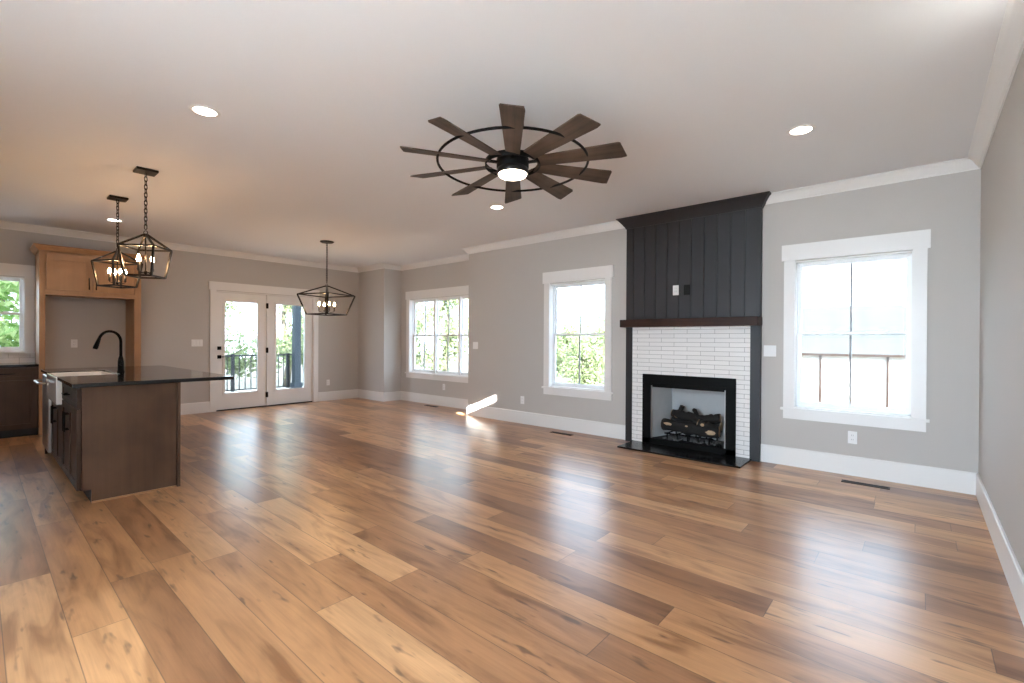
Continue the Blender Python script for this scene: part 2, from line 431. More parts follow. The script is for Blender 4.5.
# ------------------------------------------------------------------ room shell
def wall(name, origin, u, out, length, holes=(), z0=0.0, z1=H, th=TH, mat='wall'):
    """front face at origin, running along u, thickness towards out"""
    u = Vector(u); out = Vector(out); o = Vector(origin)
    us = sorted({0.0, length, *[h[0] for h in holes], *[h[1] for h in holes]})
    zs = sorted({z0, z1, *[h[2] for h in holes], *[h[3] for h in holes]})
    P = lambda a, z, t: o + u * a + out * t + Vector((0, 0, z))
    m = MB(); fm = []
    def inside(a, z): return any(h[0] - 1e-6 < a < h[1] + 1e-6 and h[2] - 1e-6 < z < h[3] + 1e-6 for h in holes)
    for i in range(len(us) - 1):
        for j in range(len(zs) - 1):
            a0, a1, b0, b1 = us[i], us[i + 1], zs[j], zs[j + 1]
            if inside((a0 + a1) / 2, (b0 + b1) / 2): continue
            for t, k in ((0, 0), (th, 1)):
                m.add([P(a0, b0, t), P(a1, b0, t), P(a1, b1, t), P(a0, b1, t)], [(0, 1, 2, 3)]); fm.append(k)
    for h in list(holes) + [(0, length, z0, z1)]:
        c = [(h[0], h[2]), (h[1], h[2]), (h[1], h[3]), (h[0], h[3])]
        for k in range(4):
            (a, b), (c2, d) = c[k], c[(k + 1) % 4]
            m.add([P(a, b, 0), P(c2, d, 0), P(c2, d, th), P(a, b, th)], [(0, 1, 2, 3)]); fm.append(0)
    return structure(m.build(name, None, mats=[M[mat], M['outside']], fmat=fm))

WZ0, WZ1 = 0.585, 2.06
RW = (-0.955, -0.045); MW = (-4.005, -3.095); AW = (-7.84, -5.69)
DR = (2.715, 4.44); KW = (-0.95, 0.455); KZ0 = 1.06
FBX = (-2.46, -1.545); FBZ = (0.02, 0.76)
wall('wall_right', (R, FRONT, 0), (0, 1, 0), (1, 0, 0), D - FRONT + TH, [(2.50 - FRONT, 2.98 - FRONT, 2.45, 2.61)])  # narrow hole shaped to throw the sun streak by the alcove
wall('wall_back', (XE, D, 0), (1, 0, 0), (0, 1, 0), R - XE,
     [(RW[0] - XE, RW[1] - XE, WZ0, WZ1), (MW[0] - XE, MW[1] - XE, WZ0, WZ1), (FBX[0] - XE, FBX[1] - XE, *FBZ)])
wall('wall_back_left', (W, D, 0), (1, 0, 0), (0, 1, 0), XS - W)
wall('wall_alcove_left', (XS, D + TH, 0), (0, 1, 0), (-1, 0, 0), A - D)
wall('wall_alcove_back', (XS, A, 0), (1, 0, 0), (0, 1, 0), XR - XS + TH, [(AW[0] - XS, AW[1] - XS, WZ0, WZ1)])
wall('wall_alcove_right', (XR, D + TH, 0), (0, 1, 0), (1, 0, 0), A - D - TH + TH)
wall('wall_left', (W, FRONT, 0), (0, 1, 0), (-1, 0, 0), D - FRONT + TH,
     [(DR[0] - FRONT, DR[1] - FRONT, 0.0, 2.075), (KW[0] - FRONT, KW[1] - FRONT, KZ0, WZ1)])
FWN = [(-2.1, 0.25)]  # opening added behind the camera to let daylight in
FZ = (0.05, 2.62)
wall('wall_front', (W - TH, FRONT, 0), (1, 0, 0), (0, -1, 0), R - W + 2 * TH,
     [(a - W + TH, b - W + TH, *FZ) for a, b in FWN])
structure(MB().prism([(W - TH, FRONT - TH), (R + TH, FRONT - TH), (R + TH, D + TH), (XR + TH, D + TH), (XR + TH, A + TH), (XS - TH, A + TH), (XS - TH, D + TH), (W - TH, D + TH)], 2, -0.2, 0.0).build('floor', M['floor']))
structure(MB().prism([(W - TH, FRONT - TH), (R + TH, FRONT - TH), (R + TH, D + TH), (XR + TH, D + TH), (XR + TH, A + TH), (XS - TH, A + TH), (XS - TH, D + TH), (W - TH, D + TH)], 2, H, H + 0.15).build('ceiling', M['ceiling']))

structure(MB().prism([(W - TH, FRONT - TH), (R + TH, FRONT - TH), (R + TH, D + TH), (XR + TH, D + TH), (XR + TH, A + TH), (XS - TH, A + TH), (XS - TH, D + TH), (W - TH, D + TH)], 2, H + .151, H + 3.2).build('roof', M['outside']))  # unseen block added above the ceiling to keep sun off the porch post

# crown moulding and baseboards
cp = [(0, -0.091), (0.010, -0.091), (0.012, -0.080), (0.022, -0.074), (0.036, -0.056), (0.052, -0.034), (0.066, -0.018), (0.078, -0.012), (0.084, -0.010), (0.084, 0.0), (0, 0)]
cp = [(d, H + z - 0.0005) for d, z in cp]
structure(MB().sweep(cp, [(R, FRONT), (R, D), (CR, D)]).build('trim_1', M['trim']))
structure(MB().sweep(cp, [(CL, D), (XE, D), (XE, D + TH), (XR, D + TH), (XR, A), (XS, A), (XS, D), (W, D), (W, FRONT), (R, FRONT)]).build('trim_2', M['trim']))
bp = [(0, 0.0), (0.015, 0.0), (0.015, BASE - 0.008), (0.009, BASE), (0, BASE)]
shoe = bp
structure(MB().sweep(shoe, [(R, FRONT), (R, D), (CR, D)]).build('baseboard_right', M['trim']))
structure(MB().sweep(shoe, [(CL, D), (XE, D), (XE, D + TH), (XR, D + TH)]).build('baseboard_back', M['trim']))
structure(MB().sweep(shoe, [(XR, D + TH), (XR, A), (XS, A), (XS, D), (W, D), (W, 4.53)]).build('baseboard_alcove', M['trim']))
structure(MB().sweep(shoe, [(W, 2.63), (W, 1.60)]).build('baseboard_left', M['trim']))
structure(MB().sweep(shoe, [(W, -1.7), (W, FRONT), (R, FRONT)]).build('baseboard_front', M['trim']))

# ------------------------------------------------------------------ windows
def window_unit(name, u0, u1, z0, z1, T, units=1, casing=0.09, apron=True, muntin=True, head=0.158, top_over=0.02, trim_on=True, pane='glass'):
    """T(u, d, z): u along the wall, d outwards from the inner wall face"""
    root = bpy.data.objects.new(name, None); COL.objects.link(root); structure(root)
    def B(lst):
        m = MB()
        for (a0, a1, d0, d1, b0, b1) in lst:
            p = T(a0, d0, b0); q = T(a1, d1, b1)
            m.box(p[0], q[0], p[1], q[1], p[2], q[2])
        return m
    g = 0.0
    B([(u0, u0 + .012, 0, .14, z0, z1), (u1 - .012, u1, 0, .14, z0, z1), (u0, u1, 0, .14, z1 - .012, z1), (u0, u1, 0, .14, z0, z0 + .014)]).build('jamb', M['trim'], root)
    if trim_on:
        c = [(u0 - casing, u0 + .006, -.019, 0, z0 - .02, z1 + .01), (u1 - .006, u1 + casing, -.019, 0, z0 - .02, z1 + .01)]
        B(c).build('side_casing', M['trim'], root)
        B([(u0 - casing - top_over, u1 + casing + top_over, -.028, 0, z1 + .008, z1 + .008 + head)]).build('head_casing', M['trim'], root)
        B([(u0 - casing - .022, u1 + casing + .022, -.036, .06, z0 - .022, z0 + .002)]).build('stool', M['trim'], root)
        if apron: B([(u0 - casing, u1 + casing, -.019, 0, z0 - .108, z0 - .022)]).build('apron', M['trim'], root)
    uw = (u1 - u0 - .024) / units
    zm = (z0 + z1) / 2 + .012
    for k in range(units):
        a, b = u0 + .012 + k * uw, u0 + .012 + (k + 1) * uw
        fr = .012
        B([(a, a + fr, .068, .14, z0 + .014, z1 - .012), (b - fr, b, .068, .14, z0 + .014, z1 - .012), (a, b, .068, .14, z1 - .026, z1 - .012), (a, b, .068, .14, z0 + .014, z0 + .026)]).build('frame', M['vinyl'], root)
        if units > 1 and k: B([(a - .028, a + .028, .05, .14, z0 + .014, z1 - .012)]).build('mullion', M['vinyl'], root)
        for (lo, hi, d) in ((z0 + .026, zm + .016, .074), (zm - .016, z1 - .026, .101)):
            s_ = .027
            x0, x1 = a + fr, b - fr
            sash = B([(x0, x0 + s_, d, d + .024, lo, hi), (x1 - s_, x1, d, d + .024, lo, hi), (x0 + s_, x1 - s_, d, d + .024, hi - s_, hi), (x0 + s_, x1 - s_, d, d + .024, lo, lo + s_ + (.012 if d < .1 else 0))]).build('sash', M['vinyl'], root)
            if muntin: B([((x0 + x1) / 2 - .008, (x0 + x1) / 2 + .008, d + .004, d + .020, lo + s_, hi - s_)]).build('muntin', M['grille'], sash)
            B([(x0 + s_, x1 - s_, d + .011, d + .014, lo + s_, hi - s_)]).build('glass_pane', M[pane], sash)
            if d < .1:
                for t in (.22, .78):
                    uc = x0 + (x1 - x0) * t
                    B([(uc - .028, uc + .028, d - .012, d + .02, hi, hi + .011)]).build('sash_lock', M['vinyl'], sash)
    return root

window_unit('window_1', RW[0], RW[1], WZ0, WZ1, lambda u, d, z: (u, D + d, z))
window_unit('window_2', MW[0], MW[1], WZ0, WZ1, lambda u, d, z: (u, D + d, z))
window_unit('window_3', AW[0], AW[1], WZ0, WZ1, lambda u, d, z: (u, A + d, z), units=3, top_over=0.02)
window_unit('window_4', KW[0], KW[1], KZ0, WZ1, lambda u, d, z: (W - d, u, z), units=2, muntin=False, apron=False)
for i, (a, b) in enumerate(FWN):
    window_unit('window_%d' % (5 + i), a, b, *FZ, lambda u, d, z: (u, FRONT - d, z), units=4, muntin=False, pane='clear_glass')  # unseen window, added as a daylight source
t_ = bpy.data.objects.new('window_6', None); COL.objects.link(t_); structure(t_)  # unseen glazed slit added for the sun streak
MB().box(R + .07, R + .074, 2.50, 2.98, 2.45, 2.61).build('glass_pane', M['clear_glass'], t_)

# ------------------------------------------------------------------ french door
dr = bpy.data.objects.new('door_1', None); COL.objects.link(dr); structure(dr)
y0, y1 = DR
MB().box(W - TH, W, y0, y0 + .018, 0, 2.075).box(W - TH, W, y1 - .018, y1, 0, 2.075).box(W - TH, W, y0, y1, 2.057, 2.075).build('jamb', M['trim'], dr)
for a, b in ((y0 - .085, y0 + .006), (y1 - .006, y1 + .085)):
    MB().box(W, W + .02, a, b, 0, 2.085).build('side_casing', M['trim'], dr)
MB().box(W, W + .028, y0 - .105, y1 + .105, 2.083, 2.223).build('head_casing', M['trim'], dr)
MB().box(W - TH, W - .01, y0, y1, 0, .018).build('threshold', M['bronze'], dr)
ym = 3.572
MB().box(W - .10, W - .018, ym - .014, ym + .014, .018, 2.057).build('mullion_post', M['trim'], dr)
def door_leaf(a, b, ga, gb):
    x0, x1 = W - .085, W - .04
    gz0, gz1 = .29, 1.905
    m = MB().box(x0, x1, a, ga, .016, 2.056).box(x0, x1, gb, b, .016, 2.056).box(x0, x1, ga, gb, .016, gz0).box(x0, x1, ga, gb, gz1, 2.056)
    leaf = m.build('door_leaf', M['trim'], dr)
    f = .026
    MB().box(x1, x1 + .010, ga - f, ga + .008, gz0 - f, gz1 + f).box(x1, x1 + .010, gb - .008, gb + f, gz0 - f, gz1 + f).box(x1, x1 + .010, ga, gb, gz0 - f, gz0 + .008).box(x1, x1 + .010, ga, gb, gz1 - .008, gz1 + f).build('glazing_bead', M['trim'], leaf)
    MB().box(x0 + .018, x0 + .024, ga, gb, gz0, gz1).build('glass_pane', M['glass'], leaf)
    return leaf
l1 = door_leaf(y0 + .021, ym - .016, 2.865, 3.41)
l2 = door_leaf(ym + .016, y1 - .021, 3.725, 4.275)
for z in (.935, 1.085):
    MB().box(W - .04, W - .028, 2.755, 2.815, z - .03, z + .03, .003).build('lock_plate', M['black_metal'], l1)
MB().box(W - .028, W + .012, 2.78, 2.79, .93, .94).box(W + .004, W + .016, 2.775, 2.87, .928, .942, .004).build('lever_handle', M['black_metal'], l1)
MB().box(W - .028, W - .008, 2.778, 2.79, 1.07, 1.10, .003).build('thumb_turn', M['black_metal'], l1)
for z in (.22, 1.04, 1.86):
    MB().tube([(W - .012, ym - .004, z - .05), (W - .012, ym - .004, z + .05)], .009, 8).box(W - .04, W - .013, ym - .022, ym + .012, z - .048, z + .048).build('hinge', M['black_metal'], dr)

# ------------------------------------------------------------------ fireplace
FY = D - .06                                 # face of the chase
fp = thing('fireplace', 'tall charcoal panelled fireplace with white tile surround and black firebox on back wall', 'fireplace', ((CL + CR) / 2, D, 0))
TL, TR_ = -2.69, -1.345
m = MB()
for a, b in ((CL, TL), (TR_, CR)):
    MB().box(a, b, FY, D, 0, 1.42).build('side_pilaster', M['charcoal'], fp, world=True)
# vertical shiplap boards with grooves
g = .006
m = MB()
prof = [(CL, D), (CL, FY)]
edges = [CL + .10]
while edges[-1] < CR - .16: edges.append(edges[-1] + .142)
for e in edges: prof += [(e - g, FY), (e - g, FY + .014), (e + g, FY + .014), (e + g, FY)]
prof += [(CR, FY), (CR, D)]
m.prism(prof, 2, 1.43, H - .001)
m.build('shiplap_panel', M['charcoal'], fp, world=True)
ck = [(0, -0.125), (0.008, -0.125), (0.012, -0.11), (0.024, -0.095), (0.040, -0.07), (0.060, -0.045), (0.078, -0.024), (0.092, -0.014), (0.098, -0.012), (0.098, 0.0), (0, 0)]
ck = [(d, H + z - .001) for d, z in ck]
MB().sweep(ck, [(CR, D - .002), (CR, FY), (CL, FY), (CL, D - .002)]).build('crown', M['charcoal'], fp, world=True)
m = MB()   # tile surround around the black metal frame
SX0, SX1, SZ = -2.55, -1.482, .852
m.prism([(TL, .02), (SX0 + .01, .02), (SX0 + .01, SZ - .01), (SX1 - .01, SZ - .01), (SX1 - .01, .02), (TR_, .02), (TR_, 1.425), (TL, 1.425)], 1, FY + .008, D)
m.build('tile_surround', M['tile'], fp, world=True)
m = MB()
m.box(SX0, SX0 + .105, FY - .004, D, .02, SZ, .003).box(SX1 - .105, SX1, FY - .004, D, .02, SZ, .003).box(SX0, SX1, FY - .005, D, SZ - .105, SZ, .003).box(SX0, SX1, FY - .004, D, .02, .085, .003)
m.build('metal_frame', M['black_metal'], fp, world=True)
ix0, ix1, iz0, iz1 = SX0 + .105, SX1 - .105, .085, SZ - .105
MB().box(ix0, ix1, FY + .012, FY + .02, iz1 - .035, iz1).box(ix0, ix1, FY + .02, FY + .028, iz1 - .05, iz1 - .03).build('hood_strip', M['black_metal'], fp, world=True)
bx0, bx1, by = ix0 + .11, ix1 - .11, D + .33
fbm = MB()
fbm.add([(ix0, D - .03, iz0), (bx0, by, iz0), (bx1, by, iz0), (ix1, D - .03, iz0), (ix0, D - .03, iz1 + .01), (bx0, by, iz1 + .01), (bx1, by, iz1 + .01), (ix1, D - .03, iz1 + .01)],
        [(0, 1, 5, 4), (1, 2, 6, 5), (2, 3, 7, 6)])
fbm.build('firebox_lining', M['refractory'], fp, world=True)
MB().add([(ix0, D - .03, iz0), (bx0, by, iz0), (bx1, by, iz0), (ix1, D - .03, iz0)], [(0, 1, 2, 3)]).build('firebox_base', M['black_metal'], fp, world=True)
MB().add([(ix0, D - .03, iz1 + .01), (bx0, by, iz1 + .01), (bx1, by, iz1 + .01), (ix1, D - .03, iz1 + .01)], [(0, 1, 2, 3)]).build('firebox_top', M['black_metal'], fp, world=True)
for a, b in ((ix0, ix0 + .012), (ix1 - .014, ix1 - .004)): MB().box(a, b, FY + .01, FY + .03, iz0, iz1 - .03).build('screen_rod', M['steel'], fp, world=True)
MB().box(-2.668, -1.325, 4.95, FY + .008, .0, .02, .003).build('hearth_slab', M['slate'], fp, world=True)
mt = MB().box(-2.79, -1.243, FY - .14, D - .002, 1.418, 1.508, .005)
tag(mt.build('mantel_shelf', M['mantel'], fp, world=True), '', '')
for ch in fp.children:
    if ch.name.startswith('mantel_shelf'):
        del ch['category']; ch['label'] = 'dark reddish brown wooden mantel beam'

# gas log set
lg = thing('gas_log_set', 'dark charred ceramic log stack on a black grate inside the firebox', 'gas logs', (-2.0, D + .10, iz0))
def log(pts, r, seed):
    rnd = random.Random(seed); m = MB()
    P = [Vector(p) for p in pts]; Q = []; RR = []
    for i in range(13):
        t = i / 12; k = t * (len(P) - 1); j = min(int(k), len(P) - 2); f = k - j
        Q.append(P[j].lerp(P[j + 1], f) + Vector((0, rnd.uniform(-.006, .006), rnd.uniform(-.006, .006)))); RR.append(r * rnd.uniform(.86, 1.1))
    m.tube(Q, RR, 12)
    return m
for k, (pts, r) in enumerate([
        ([(-.32, -.06, .17), (0, -.07, .155), (.31, -.05, .15)], .072),
        ([(-.27, .06, .19), (.05, .05, .20), (.30, .06, .19)], .068),
        ([(-.25, .03, .30), (-.05, 0, .285), (.13, .01, .26)], .050),
        ([(.02, .0, .25), (.17, -.01, .275), (.30, .04, .30)], .050),
        ([(-.20, .0, .26), (-.16, .03, .33), (-.14, .05, .385)], .028),
        ([(.06, .0, .27), (.03, .03, .33), (.00, .05, .36)], .026),
        ([(.10, -.10, .24), (.20, -.09, .21), (.31, -.07, .17)], .045)]):
    lo = log(pts, r, 7 + k).build('log', M['log_bark'], lg)
    for end, nxt in ((0, 1), (-1, -2)):
        p = Vector(pts[end]); d = (p - Vector(pts[nxt])).normalized()
        MB().tube([p - d * .002, p + d * .004], [r * .9, r * .8], 12).build('cut_end', M['log_end'], lo)
for (x, y, z, sx, sz) in ((-.25, -.118, .185, .055, .020), (.24, -.112, .145, .06, .026), (.16, -.132, .225, .022, .018), (-.02, -.128, .185, .02, .013)):
    e = MB()
    e.add([(x + sx * cos(a) , y - .012 * (1 if i % 2 else .7), z + sz * sin(a)) for i, a in enumerate([2 * pi * q / 10 for q in range(10)])] + [(x, y - .02, z)],
          [(i, (i + 1) % 10, 10) for i in range(10)])
    e.build('split_bark_patch', M['log_end'], lg)
m = MB()
for x in (-.24, -.12, 0, .12, .24):
    m.tube([(x, -.15, .02), (x, -.15, .09), (x, -.13, .08), (x, .12, .085), (x, .12, .0)], .009, 6)
m.tube([(-.28, -.13, .075), (.28, -.13, .075)], .009, 6).tube([(-.28, .11, .078), (.28, .11, .078)], .009, 6)
m.build('grate', M['black_metal'], lg)
rnd = random.Random(3); m = MB()
for k in range(70):
    x, y, s_ = rnd.uniform(-.30, .30), rnd.uniform(-.15, .10), rnd.uniform(.012, .026)
    m.lathe([(0.001, 0), (s_, s_ * .3), (s_ * .8, s_ * .9), (.001, s_ * 1.2)], 6, (x, y, 0.001), False)
o = m.build('ember_bed', M['ember'], lg); o['kind'] = 'stuff'
MB().tube([(.33, -.12, .03), (.36, -.14, .02), (.36, -.14, .0)], .012, 8).lathe([(.0, 0), (.02, 0), (.02, .03), (0, .03)], 12, (.33, -.13, .001)).build('gas_valve', M['black_metal'], lg)

# ------------------------------------------------------------------ switches, outlets, registers
def plate(name, label, cat, loc, rz, kind='outlet', gang=1, mat='plate', group=None):
    """loc on the wall face; the local -Y side looks into the room"""
    t = thing(name, label, cat, loc, rz, group)
    w = .07 + .046 * (gang - 1)
    MB().box(-w / 2, w / 2, -.006, 0, -.058, .058, .002).build('cover_plate', M[mat], t)
    for g_ in range(gang):
        x = (g_ - (gang - 1) / 2) * .046
        if kind == 'outlet':
            for z in (-.02, .02):
                f = MB().box(x - .017, x + .017, -.009, -.005, z - .015, z + .015, .003).build('receptacle', M[mat], t)
                MB().box(x - .008, x - .006, -.0095, -.0085, z - .003, z + .007).box(x + .006, x + .008, -.0095, -.0085, z - .003, z + .007).build('slot', M['plate_black'], f)
        else:
            MB().box(x - .016, x + .016, -.0095, -.005, -.033, .033, .003).build('rocker', M[mat], t)
    return t
plate('wall_outlet', 'white duplex outlet below the right window', 'outlet', (-.472, D, .356), 0)
plate('light_switch', 'white double switch plate between fireplace and right window', 'switch', (-1.172, D, 1.155), 0, 'switch', 2)
plate('wall_outlet', 'white duplex outlet low on wall left of the middle window', 'outlet', (-4.502, D, .352), 0)
plate('light_switch', 'white single switch on back wall beside the alcove corner', 'switch', (-5.513, D, 1.16), 0, 'switch', 2)
plate('wall_outlet', 'white duplex outlet under the triple alcove window', 'outlet', (-6.773, A, .359), 0)
plate('wall_outlet', 'white outlet plate on charcoal panel above the mantel', 'outlet', (-2.143, FY, 1.842), 0)
plate('media_plate', 'black cable plate on charcoal panel beside the white outlet', 'wall plate', (-2.015, FY, 1.838), 0, 'switch', 1, 'plate_black')
plate('light_switch', 'white multi switch plate on left wall beside the french door', 'switch', (W, 2.444, 1.175), pi / 2, 'switch', 3)
plate('wall_outlet', 'white duplex outlet on left wall right of the french door', 'outlet', (W, 4.74, .367), pi / 2)
plate('wall_outlet', 'white outlet on wall inside the empty refrigerator niche', 'outlet', (W, .94, 1.17), pi / 2)

def register(label, x, y, ln=.34, w=.075):
    t = thing('floor_register', label, 'floor vent', (x, y, 0))
    MB().box(-ln / 2, ln / 2, -w / 2, -w / 2 + .012, 0, .005).box(-ln / 2, ln / 2, w / 2 - .012, w / 2, 0, .005).box(-ln / 2, -ln / 2 + .012, -w / 2, w / 2, 0, .005).box(ln / 2 - .012, ln / 2, -w / 2, w / 2, 0, .005).build('rim', M['vent'], t)
    m = MB().box(-ln / 2 + .01, ln / 2 - .01, -w / 2 + .01, w / 2 - .01, 0.0005, .0015)
    n = 20
    for k in range(n):
        xx = -ln / 2 + .016 + (ln - .032) * k / (n - 1)
        m.box(xx - .003, xx + .003, -w / 2 + .012, w / 2 - .012, .001, .004)
    m.build('louver', M['kick'], t)
register('dark brown floor register in front of the right window', -.355, 5.14)
register('dark brown floor register in front of the middle window', -3.62, 5.18)
register('dark brown floor register in the alcove under the triple window', -6.92, 5.65)

# ------------------------------------------------------------------ ceiling fan
FAN = Vector((-2.07, 2.375, 2.435))
fan = thing('ceiling_fan', 'ten-blade windmill ceiling fan with wooden blades, black ring and lit lens', 'ceiling fan', FAN)
toward = Vector((-FAN.x, -FAN.y, 0)).normalized()
axis = Vector((0, 0, 1)).cross(toward)
TILT = radians(2.4)
fan.rotation_mode = 'QUATERNION'
fan.rotation_quaternion = Matrix.Rotation(-TILT, 3, axis).to_quaternion()
ph0 = math.atan2(toward.y, toward.x) - radians(0.4)
MB().lathe([(0, .285), (.075, .285), (.075, .255), (.05, .225), (.018, .22), (.018, .07), (.05, .065)], 24).build('downrod', M['black_metal'], fan)
MB().lathe([(.0, .07), (.06, .07), (.095, .055), (.108, .03), (.108, -.025), (.10, -.03), (.10, -.032)], 32).build('motor_housing', M['black_metal'], fan)
MB().lathe([(.098, -.03), (.104, -.035), (.106, -.07), (.100, -.074), (.096, -.07)], 32).build('light_collar', M['bronze'], fan)
MB().lathe([(.097, -.066), (.092, -.078), (.07, -.084), (.03, -.088), (.0, -.089)], 32).build('light_lens', M['lens_fan'], fan)
MB().lathe([(.180, .018), (.186, .018), (.186, -.018), (.180, -.018), (.180, .018)], 48).build('hub_ring', M['black_metal'], fan)
MB().tube([(.5 * cos(2 * pi * k / 72), 0.5 * sin(2 * pi * k / 72), 0) for k in range(72)], .0085, 8, closed=True).build('outer_ring', M['black_metal'], fan)
PB = radians(14)
for k in range(10):
    a = ph0 + 2 * pi * k / 10
    rot = Matrix.Rotation(a, 3, 'Z')
    m = MB(); nn = 14; vs = []; fs = []
    for sgn in (1, -1):
        for i in range(nn + 1):
            t = i / nn; r = .165 + (.755 - .165) * t
            hw = .047 + .026 * t
            for e in (-1, 1):
                rr = r - (.030 if e < 0 else 0) * max(0, (t - .9) / .1) - .012 * max(0, (t - .9) / .1) * (1)
                w = hw * e * (1 - .12 * max(0, (t - .94) / .06))
                vs.append((rr, w * cos(PB), -w * sin(PB) + sgn * .004))
    h_ = 2 * (nn + 1)
    for i in range(nn):
        b = 2 * i
        fs += [(b, b + 1, b + 3, b + 2), (h_ + b, h_ + b + 2, h_ + b + 3, h_ + b + 1), (b, b + 2, h_ + b + 2, h_ + b), (b + 1, h_ + b + 1, h_ + b + 3, b + 3)]
    fs += [(0, h_, h_ + 1, 1), (2 * nn, 2 * nn + 1, h_ + 2 * nn + 1, h_ + 2 * nn)]
    m.add(vs, fs)
    bl = m.build('blade', M['blade'], fan); bl.rotation_euler = (0, 0, a)
    if k % 2 == 0:
        MB().box(.09, .185, -.012, .012, -.006, .006).xf(lambda v: rot @ v).build('spoke', M['black_metal'], fan)

# ------------------------------------------------------------------ recessed lights
def downlight(label, x, y, group=None):
    t = thing('recessed_light', label, 'recessed light', (x, y, H), 0, group)
    MB().lathe([(.066, -.001), (.068, -.006), (.088, -.005), (.092, -.001)], 32).build('trim_ring', M['trim'], t)
    MB().disc(.067, -.003, 32).build('lens', M['lens_can'], t)
    return t
downlight('recessed downlight in ceiling left of the fan toward the kitchen', -3.605, 1.01)
downlight('recessed downlight in ceiling above the right window', -.652, 3.89)
downlight('small recessed downlight in ceiling just beyond the fan', -3.648, 3.917)
downlight('recessed downlight in ceiling behind the kitchen pendants', -7.826, 1.187)
downlight('added unseen downlight in ceiling by the right wall near the added front window', -.652, -1.2)  # this and the next two are unseen lamps added for fill
downlight('added unseen downlight in ceiling near the middle of the front wall', -3.605, -1.3)
downlight('added unseen downlight in ceiling over the kitchen run', -7.8, -1.3)

# ------------------------------------------------------------------ lantern pendants
def lantern(name, label, loc, rz, apex, ring_z, bot_z, a_top, a_bot, canopy, crz=0.0, candle_r=.065, group=None, bulb_drop=0.0, candle_turn=0.5):
    """loc on the ceiling; z values measured down from the ceiling"""
    t = thing(name, label, 'pendant light', loc, rz, group)
    m = MB()
    if canopy == 'square':
        m.box(-.08, .08, -.08, .08, -.022, 0, .003)
        m.xf(lambda v: Matrix.Rotation(crz - rz, 3, 'Z') @ v)
    else:
        m.lathe([(0, -.001), (.105, -.001), (.105, -.010), (.09, -.020), (.02, -.026), (0, -.026)], 10, smooth=False)
    m.build('canopy', M['bronze'], t)
    m = MB(); z = -.02; n = 0; L_ = .046; step = .036
    while z - L_ > -apex + .03:
        pts = []
        for k in range(12):
            an = 2 * pi * k / 12; x, zz = .011 * cos(an), (L_ / 2 - .011) * (1 if sin(an) > 0 else -1) + .011 * sin(an)
            pts.append((x, 0, z - L_ / 2 + zz) if n % 2 else (0, x, z - L_ / 2 + zz))
        m.tube(pts, .0038, 6, closed=True); z -= step; n += 1
    m.build('chain', M['bronze'], t)
    m = MB().tube([(.016 * cos(2 * pi * k / 16), 0, -apex + .018 + .016 * sin(2 * pi * k / 16)) for k in range(16)], .0035, 6, closed=True)
    m.lathe([(0, -apex + .01), (.012, -apex + .006), (.02, -apex - .004), (.016, -apex - .02), (0, -apex - .03)], 12)
    m.build('hanging_loop', M['bronze'], t)
    b = .015 if canopy == 'square' else .017
    C4 = [(1, 1), (-1, 1), (-1, -1), (1, -1)]
    m = MB()
    for (sx, sy) in C4: m.bar((0.008 * sx, .008 * sy, -apex), (sx * a_top, sy * a_top, -ring_z), b)
    m.build('roof_bar', M['bronze'], t)
    m = MB()
    for k in range(4):
        (ax, ay), (bx, by_) = C4[k], C4[(k + 1) % 4]
        m.bar((ax * a_top, ay * a_top, -ring_z), (bx * a_top, by_ * a_top, -ring_z), b)
    m.build('upper_frame', M['bronze'], t)
    m = MB()
    for k in range(4):
        (ax, ay), (bx, by_) = C4[k], C4[(k + 1) % 4]
        m.bar((ax * a_top, ay * a_top, -ring_z), (ax * a_bot, ay * a_bot, -bot_z), b)
        m.bar((ax * a_bot, ay * a_bot, -bot_z), (bx * a_bot, by_ * a_bot, -bot_z), b)
    m.build('lower_frame', M['bronze'], t)
    zb = -bot_z + .055 + bulb_drop
    MB().tube([(0, 0, -apex - .02), (0, 0, zb - .02)], .0055, 8).lathe([(0, zb - .035), (.012, zb - .03), (.016, zb - .015), (.01, zb), (.0, zb + .002)], 12).build('stem', M['bronze'], t)
    for (sx, sy) in C4:
        cs, sn = cos(candle_turn), sin(candle_turn)
        x, y = (sx * cs - sy * sn) * candle_r * .75, (sx * sn + sy * cs) * candle_r * .75
        MB().tube([(0, 0, zb - .01), (x * .6, y * .6, zb - .022), (x, y, zb - .008), (x, y, zb + .005)], .004, 6).lathe([(0, zb), (.018, zb + .004), (.012, zb + .008), (0, zb + .008)], 12, (x, y, 0)).build('arm', M['bronze'], t)
        c = MB().lathe([(.0, zb + .008), (.0095, zb + .008), (.0095, zb + .075), (0, zb + .075)], 12, (x, y, 0)).build('candle', M['candle'], t)
        MB().lathe([(.001, zb + .075), (.009, zb + .082), (.0145, zb + .097), (.0125, zb + .112), (.006, zb + .128), (.001, zb + .138)], 12, (x, y, 0)).build('bulb', M['bulb'], c)
    return t
p1 = lantern('lantern_pendant', 'bronze cage lantern over near end of island, square ceiling plate', (-5.288, 1.02, H), radians(50), .58, .700, .96, .140, .106, 'square', 0.0, group=None)
p2 = lantern('lantern_pendant', 'bronze cage lantern over far end of island, in front of wooden cabinet', (-6.55, 1.02, H), radians(26), .58, .700, .96, .150, .115, 'square', 0.0)
p3 = lantern('lantern_pendant', 'wide bronze cage lantern hanging in front of the french door', (-6.966, 3.606, H), radians(20), .69, .835, 1.135, .295, .205, 'round', 0, .11, candle_turn=0.28)

